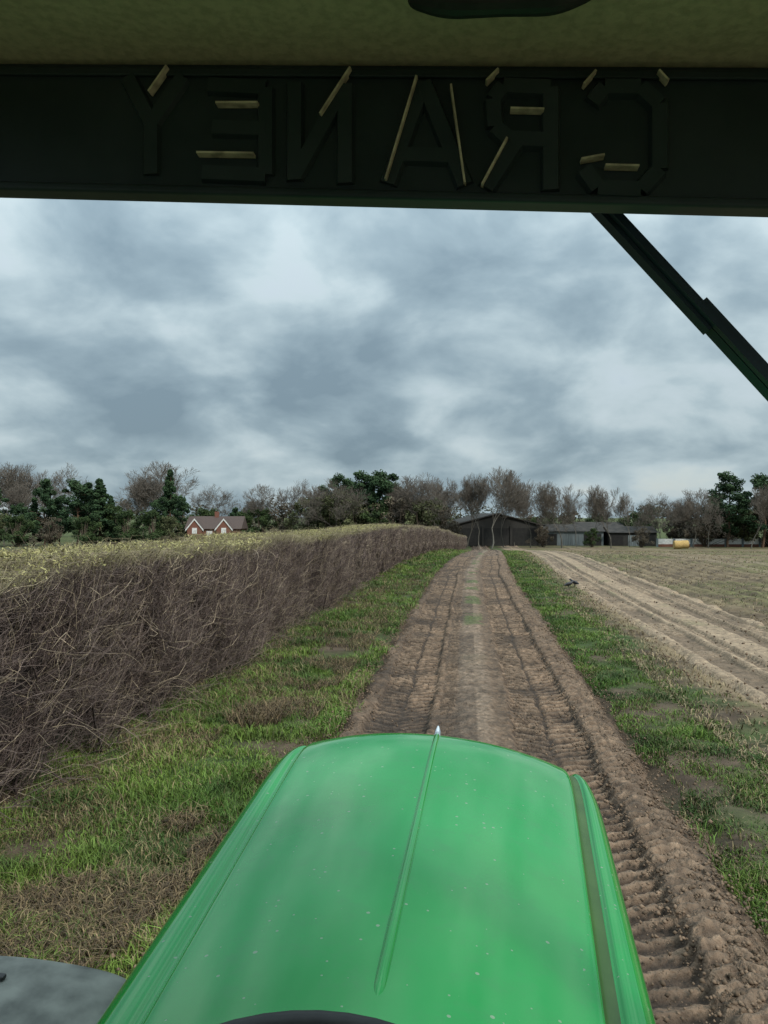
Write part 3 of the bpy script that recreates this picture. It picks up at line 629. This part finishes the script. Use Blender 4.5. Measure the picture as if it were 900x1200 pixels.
for a in(-90,30,150):
    ar=math.radians(a); bmesh.ops.create_cone(bm,cap_ends=True,segments=12,radius1=.012,radius2=.012,depth=.17,matrix=Matrix.Translation((.11*math.cos(ar),.11*math.sin(ar),-.01))@Matrix.Rotation(ar,4,'Z')@Matrix.Rotation(math.pi/2,4,'Y'))
bmesh.ops.create_cone(bm,cap_ends=True,segments=24,radius1=.05,radius2=.04,depth=.05,matrix=Matrix.Translation((0,0,-.01)))
bmesh.ops.create_cone(bm,cap_ends=True,segments=20,radius1=.035,radius2=.03,depth=.5,matrix=Matrix.Translation((0,0,-.27)))
bm.to_mesh(me); bm.free(); o=obj('steering_wheel',me,M_black,tr); o.location=(-.072,.435,H-.5415); o.rotation_euler=(math.radians(28),0,0); o.scale=(1.15,1.12,1)
YB=.92
box('header_beam',-.88,.74,YB,YB+.02,H+.383,H+.538,M_visor,tr,.004)
box('header_lip',-.88,.74,YB-.008,YB+.024,H+.373,H+.3845,M_visor,tr,.004)
box('header_upper_lip',-.88,.74,YB-.006,YB-.0005,H+.520,H+.530,M_visor,tr,.002)
box('roof_liner',-.9,.76,-.9,YB+.02,H+.541,H+.56,M_liner,tr,.004)
box('roof',-.95,.81,-.95,1.05,H+.563,H+.72,M_green,tr,.05)
for nm,x in(('left',-.9),('right',.72)):
    box('a_pillar_'+nm,x,x+.05,YB-.02,YB+.04,H-1.3,H+.36,M_black,tr,.01)
    box('b_pillar_'+nm,x,x+.05,-.8,-.73,H-1.3,H+.54,M_black,tr,.01)
    box('side_header_'+nm,x,x+.05,-.72,YB-.03,H+.47,H+.539,M_black,tr,.01)
    box('rear_fender_'+nm,x-.3 if nm=='left' else x,x+.05 if nm=='left' else x+.35,-1.6,-.2,H-.95,H-.9,M_green,tr,.02)
box('cab_floor',-.85,.72,-.8,.82,H-1.5,H-1.45,M_black,tr,.01)
box('dash_column',-.24,-.02,.52,.80,H-1.4,H-.68,M_black,tr,.03)
box('seat_cushion',-.34,.18,-.55,-.08,H-.95,H-.80,M_black,tr,.05)
box('seat_back',-.34,.18,-.68,-.56,H-.79,H-.20,M_black,tr,.05)
skin('mirror_mount',[(-.10,.775,H+.525),(-.06,.775,H+.52),(.0,.775,H+.519),(.05,.775,H+.522),(.09,.775,H+.53)],[(0,1),(1,2),(2,3),(3,4)],[.012,.020,.016,.019,.009],M_black,tr)
def bar(V,Fs,a,b,wd,y0,y1):
    a=Vector(a);b=Vector(b); d=(b-a); d.y=0; L=d.length; d.normalize(); nrm=Vector((-d.z,0,d.x))*wd/2
    k=len(V)
    for (p,) in((a,),(b,)):
        for s_,yy,ins in((-1,y1,1),(-1,y0,.72),(1,y0,.72),(1,y1,1)): 
            q=p+nrm*s_*ins; V.append((q.x,yy,q.z))
    Fs+= [(k,k+1,k+5,k+4),(k+1,k+2,k+6,k+5),(k+2,k+3,k+7,k+6),(k,k+3,k+2,k+1),(k+4,k+5,k+6,k+7)]
letters=[[(150,90),(178,145),(178,205)],[(215,90),(178,145)],
 [(245,100),(312,104),(312,206),(238,203)],[(312,152),(250,150)],
 [(346,212),(346,98)],[(346,208),(405,100)],[(405,100),(405,216)],
 [(455,216),(497,98),(545,218)],[(470,182),(532,184)],
 [(645,224),(645,104),(590,102),(578,118),(580,150),(596,164),(645,166)],[(605,168),(570,222)],
 [(694,122),(708,104),(750,104),(772,124),(772,200),(750,224),(700,222),(684,200)]]
V=[];Fs=[];i=0
for st in letters:
    for a,b in zip(st[:-1],st[1:]):
        i+=1; y0=YB-.006-.00013*i
        bar(V,Fs,cabpt(*a,YB),cabpt(*b,YB),.0235,y0,YB+.001)
me=bpy.data.meshes.new('lettering'); me.from_pydata(V,[],Fs); M_let=pmat('letter_relief',(.022,.037,.038),(.046,.062,.063),.45,9,.002,lo=.35,hi=.75); obj('raised_lettering',me,M_let,tr)
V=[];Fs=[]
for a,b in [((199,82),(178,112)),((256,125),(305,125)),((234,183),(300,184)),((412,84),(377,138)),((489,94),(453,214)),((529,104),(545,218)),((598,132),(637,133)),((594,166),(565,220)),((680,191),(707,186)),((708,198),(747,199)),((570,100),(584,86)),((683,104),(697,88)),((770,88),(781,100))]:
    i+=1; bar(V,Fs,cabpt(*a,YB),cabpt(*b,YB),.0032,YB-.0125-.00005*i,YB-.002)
me=bpy.data.meshes.new('lh'); me.from_pydata(V,[],Fs); obj('letter_highlights',me,M_cream,tr)  # painted highlights along the lettering
def cabbox(nm,a,b,wd,y0,y1):
    V=[];Fs=[]; bar(V,Fs,a,b,wd,y0,y1); k=0; Fs.append((0,4,7,3)); me=bpy.data.meshes.new(nm); me.from_pydata(V,[],Fs); return obj(nm,me,M_wiper,tr)
A=Vector(cabpt(676,212,1.0)); B=Vector(cabpt(820,368,1.0)); C_=Vector(cabpt(1080,652,1.0))
cabbox('wiper_arm',A,B+(B-A)*.1,.027,.985,1.0)
cabbox('wiper_spine',A,C_,.009,.975,.9845)
o_=Vector((.005,0,.003)); cabbox('wiper_blade',B-(B-A)*.05+o_,C_+o_,.029,.988,1.004)
# ---------------------------------------------------------------- world
w=bpy.data.worlds.new('World'); sc.world=w; w.use_nodes=True; nt=w.node_tree; nt.nodes.clear()
N=nt.nodes.new; Lk=nt.links.new
SE,SR=math.radians(42),math.radians(130)
sky=N('ShaderNodeTexSky'); sky.sky_type='NISHITA'; sky.sun_disc=False; sky.sun_elevation=SE; sky.sun_rotation=SR
bg1=N('ShaderNodeBackground'); Lk(sky.outputs[0],bg1.inputs[0]); bg1.inputs[1].default_value=.10
tc=N('ShaderNodeTexCoord'); sep=N('ShaderNodeSeparateXYZ'); Lk(tc.outputs['Generated'],sep.inputs[0])
def math_(op,a,b=None,clamp=False):
    n=N('ShaderNodeMath'); n.operation=op; n.use_clamp=clamp
    for k,v in enumerate((a,b)):
        if v is None: continue
        if isinstance(v,(int,float)): n.inputs[k].default_value=v
        else: Lk(v,n.inputs[k])
    return n.outputs[0]
zz=math_('MAXIMUM',sep.outputs[2],0.0); den=math_('ADD',zz,.45)
cx=math_('DIVIDE',sep.outputs[0],den); cy=math_('DIVIDE',sep.outputs[1],den)
cb=N('ShaderNodeCombineXYZ'); Lk(cx,cb.inputs[0]); Lk(cy,cb.inputs[1]); cb.inputs[2].default_value=5.1
na=N('ShaderNodeTexNoise'); na.inputs['Scale'].default_value=4.2; na.inputs['Detail'].default_value=7; na.inputs['Roughness'].default_value=.5; na.inputs['Distortion'].default_value=.2; Lk(cb.outputs[0],na.inputs['Vector'])
nb=N('ShaderNodeTexNoise'); nb.inputs['Scale'].default_value=1.5; nb.inputs['Detail'].default_value=3; Lk(cb.outputs[0],nb.inputs['Vector'])
f=math_('ADD',math_('MULTIPLY',na.outputs[0],.68),math_('MULTIPLY',nb.outputs[0],.32))
rp=N('ShaderNodeValToRGB'); Lk(f,rp.inputs[0]); cr_=rp.color_ramp
cr_.elements[0].position=.37; cr_.elements[0].color=(.20,.28,.335,1); cr_.elements[1].position=.65; cr_.elements[1].color=(.62,.71,.74,1)
e=cr_.elements.new(.46); e.color=(.285,.38,.435,1); e=cr_.elements.new(.55); e.color=(.43,.535,.58,1)
k=math_('ADD',math_('MULTIPLY',math_('POWER',zz,1.8),2.8),.98)
bg2=N('ShaderNodeBackground'); Lk(rp.outputs[0],bg2.inputs[0]); Lk(k,bg2.inputs[1])
thin=math_('MULTIPLY',math_('SUBTRACT',f,.575),6.0,True)
fac=math_('SUBTRACT',.95,math_('MULTIPLY',thin,.6))
ms=N('ShaderNodeMixShader'); Lk(fac,ms.inputs[0]); Lk(bg1.outputs[0],ms.inputs[1]); Lk(bg2.outputs[0],ms.inputs[2])
ow=N('ShaderNodeOutputWorld'); Lk(ms.outputs[0],ow.inputs[0])
sd=bpy.data.lights.new('sun','SUN'); sd.energy=3.2; sd.angle=math.radians(10); sd.color=(1,.95,.87)
so=bpy.data.objects.new('sun',sd); link(so)
sdir=Vector((math.sin(SR)*math.cos(SE),math.cos(SR)*math.cos(SE),math.sin(SE)))
so.rotation_euler=(sdir).to_track_quat('Z','Y').to_euler()
# ---------------------------------------------------------------- camera
cd=bpy.data.cameras.new('camera'); co=bpy.data.objects.new('camera',cd); link(co); sc.camera=co
cd.sensor_fit='VERTICAL'; cd.sensor_height=24; cd.lens=18; cd.clip_start=.02; cd.clip_end=5000
co.location=cam; co.rotation_euler=(math.radians(90.32),0,YAW)
sc.view_settings.view_transform='Standard'; sc.view_settings.look='None'; sc.view_settings.exposure=0
print('done')
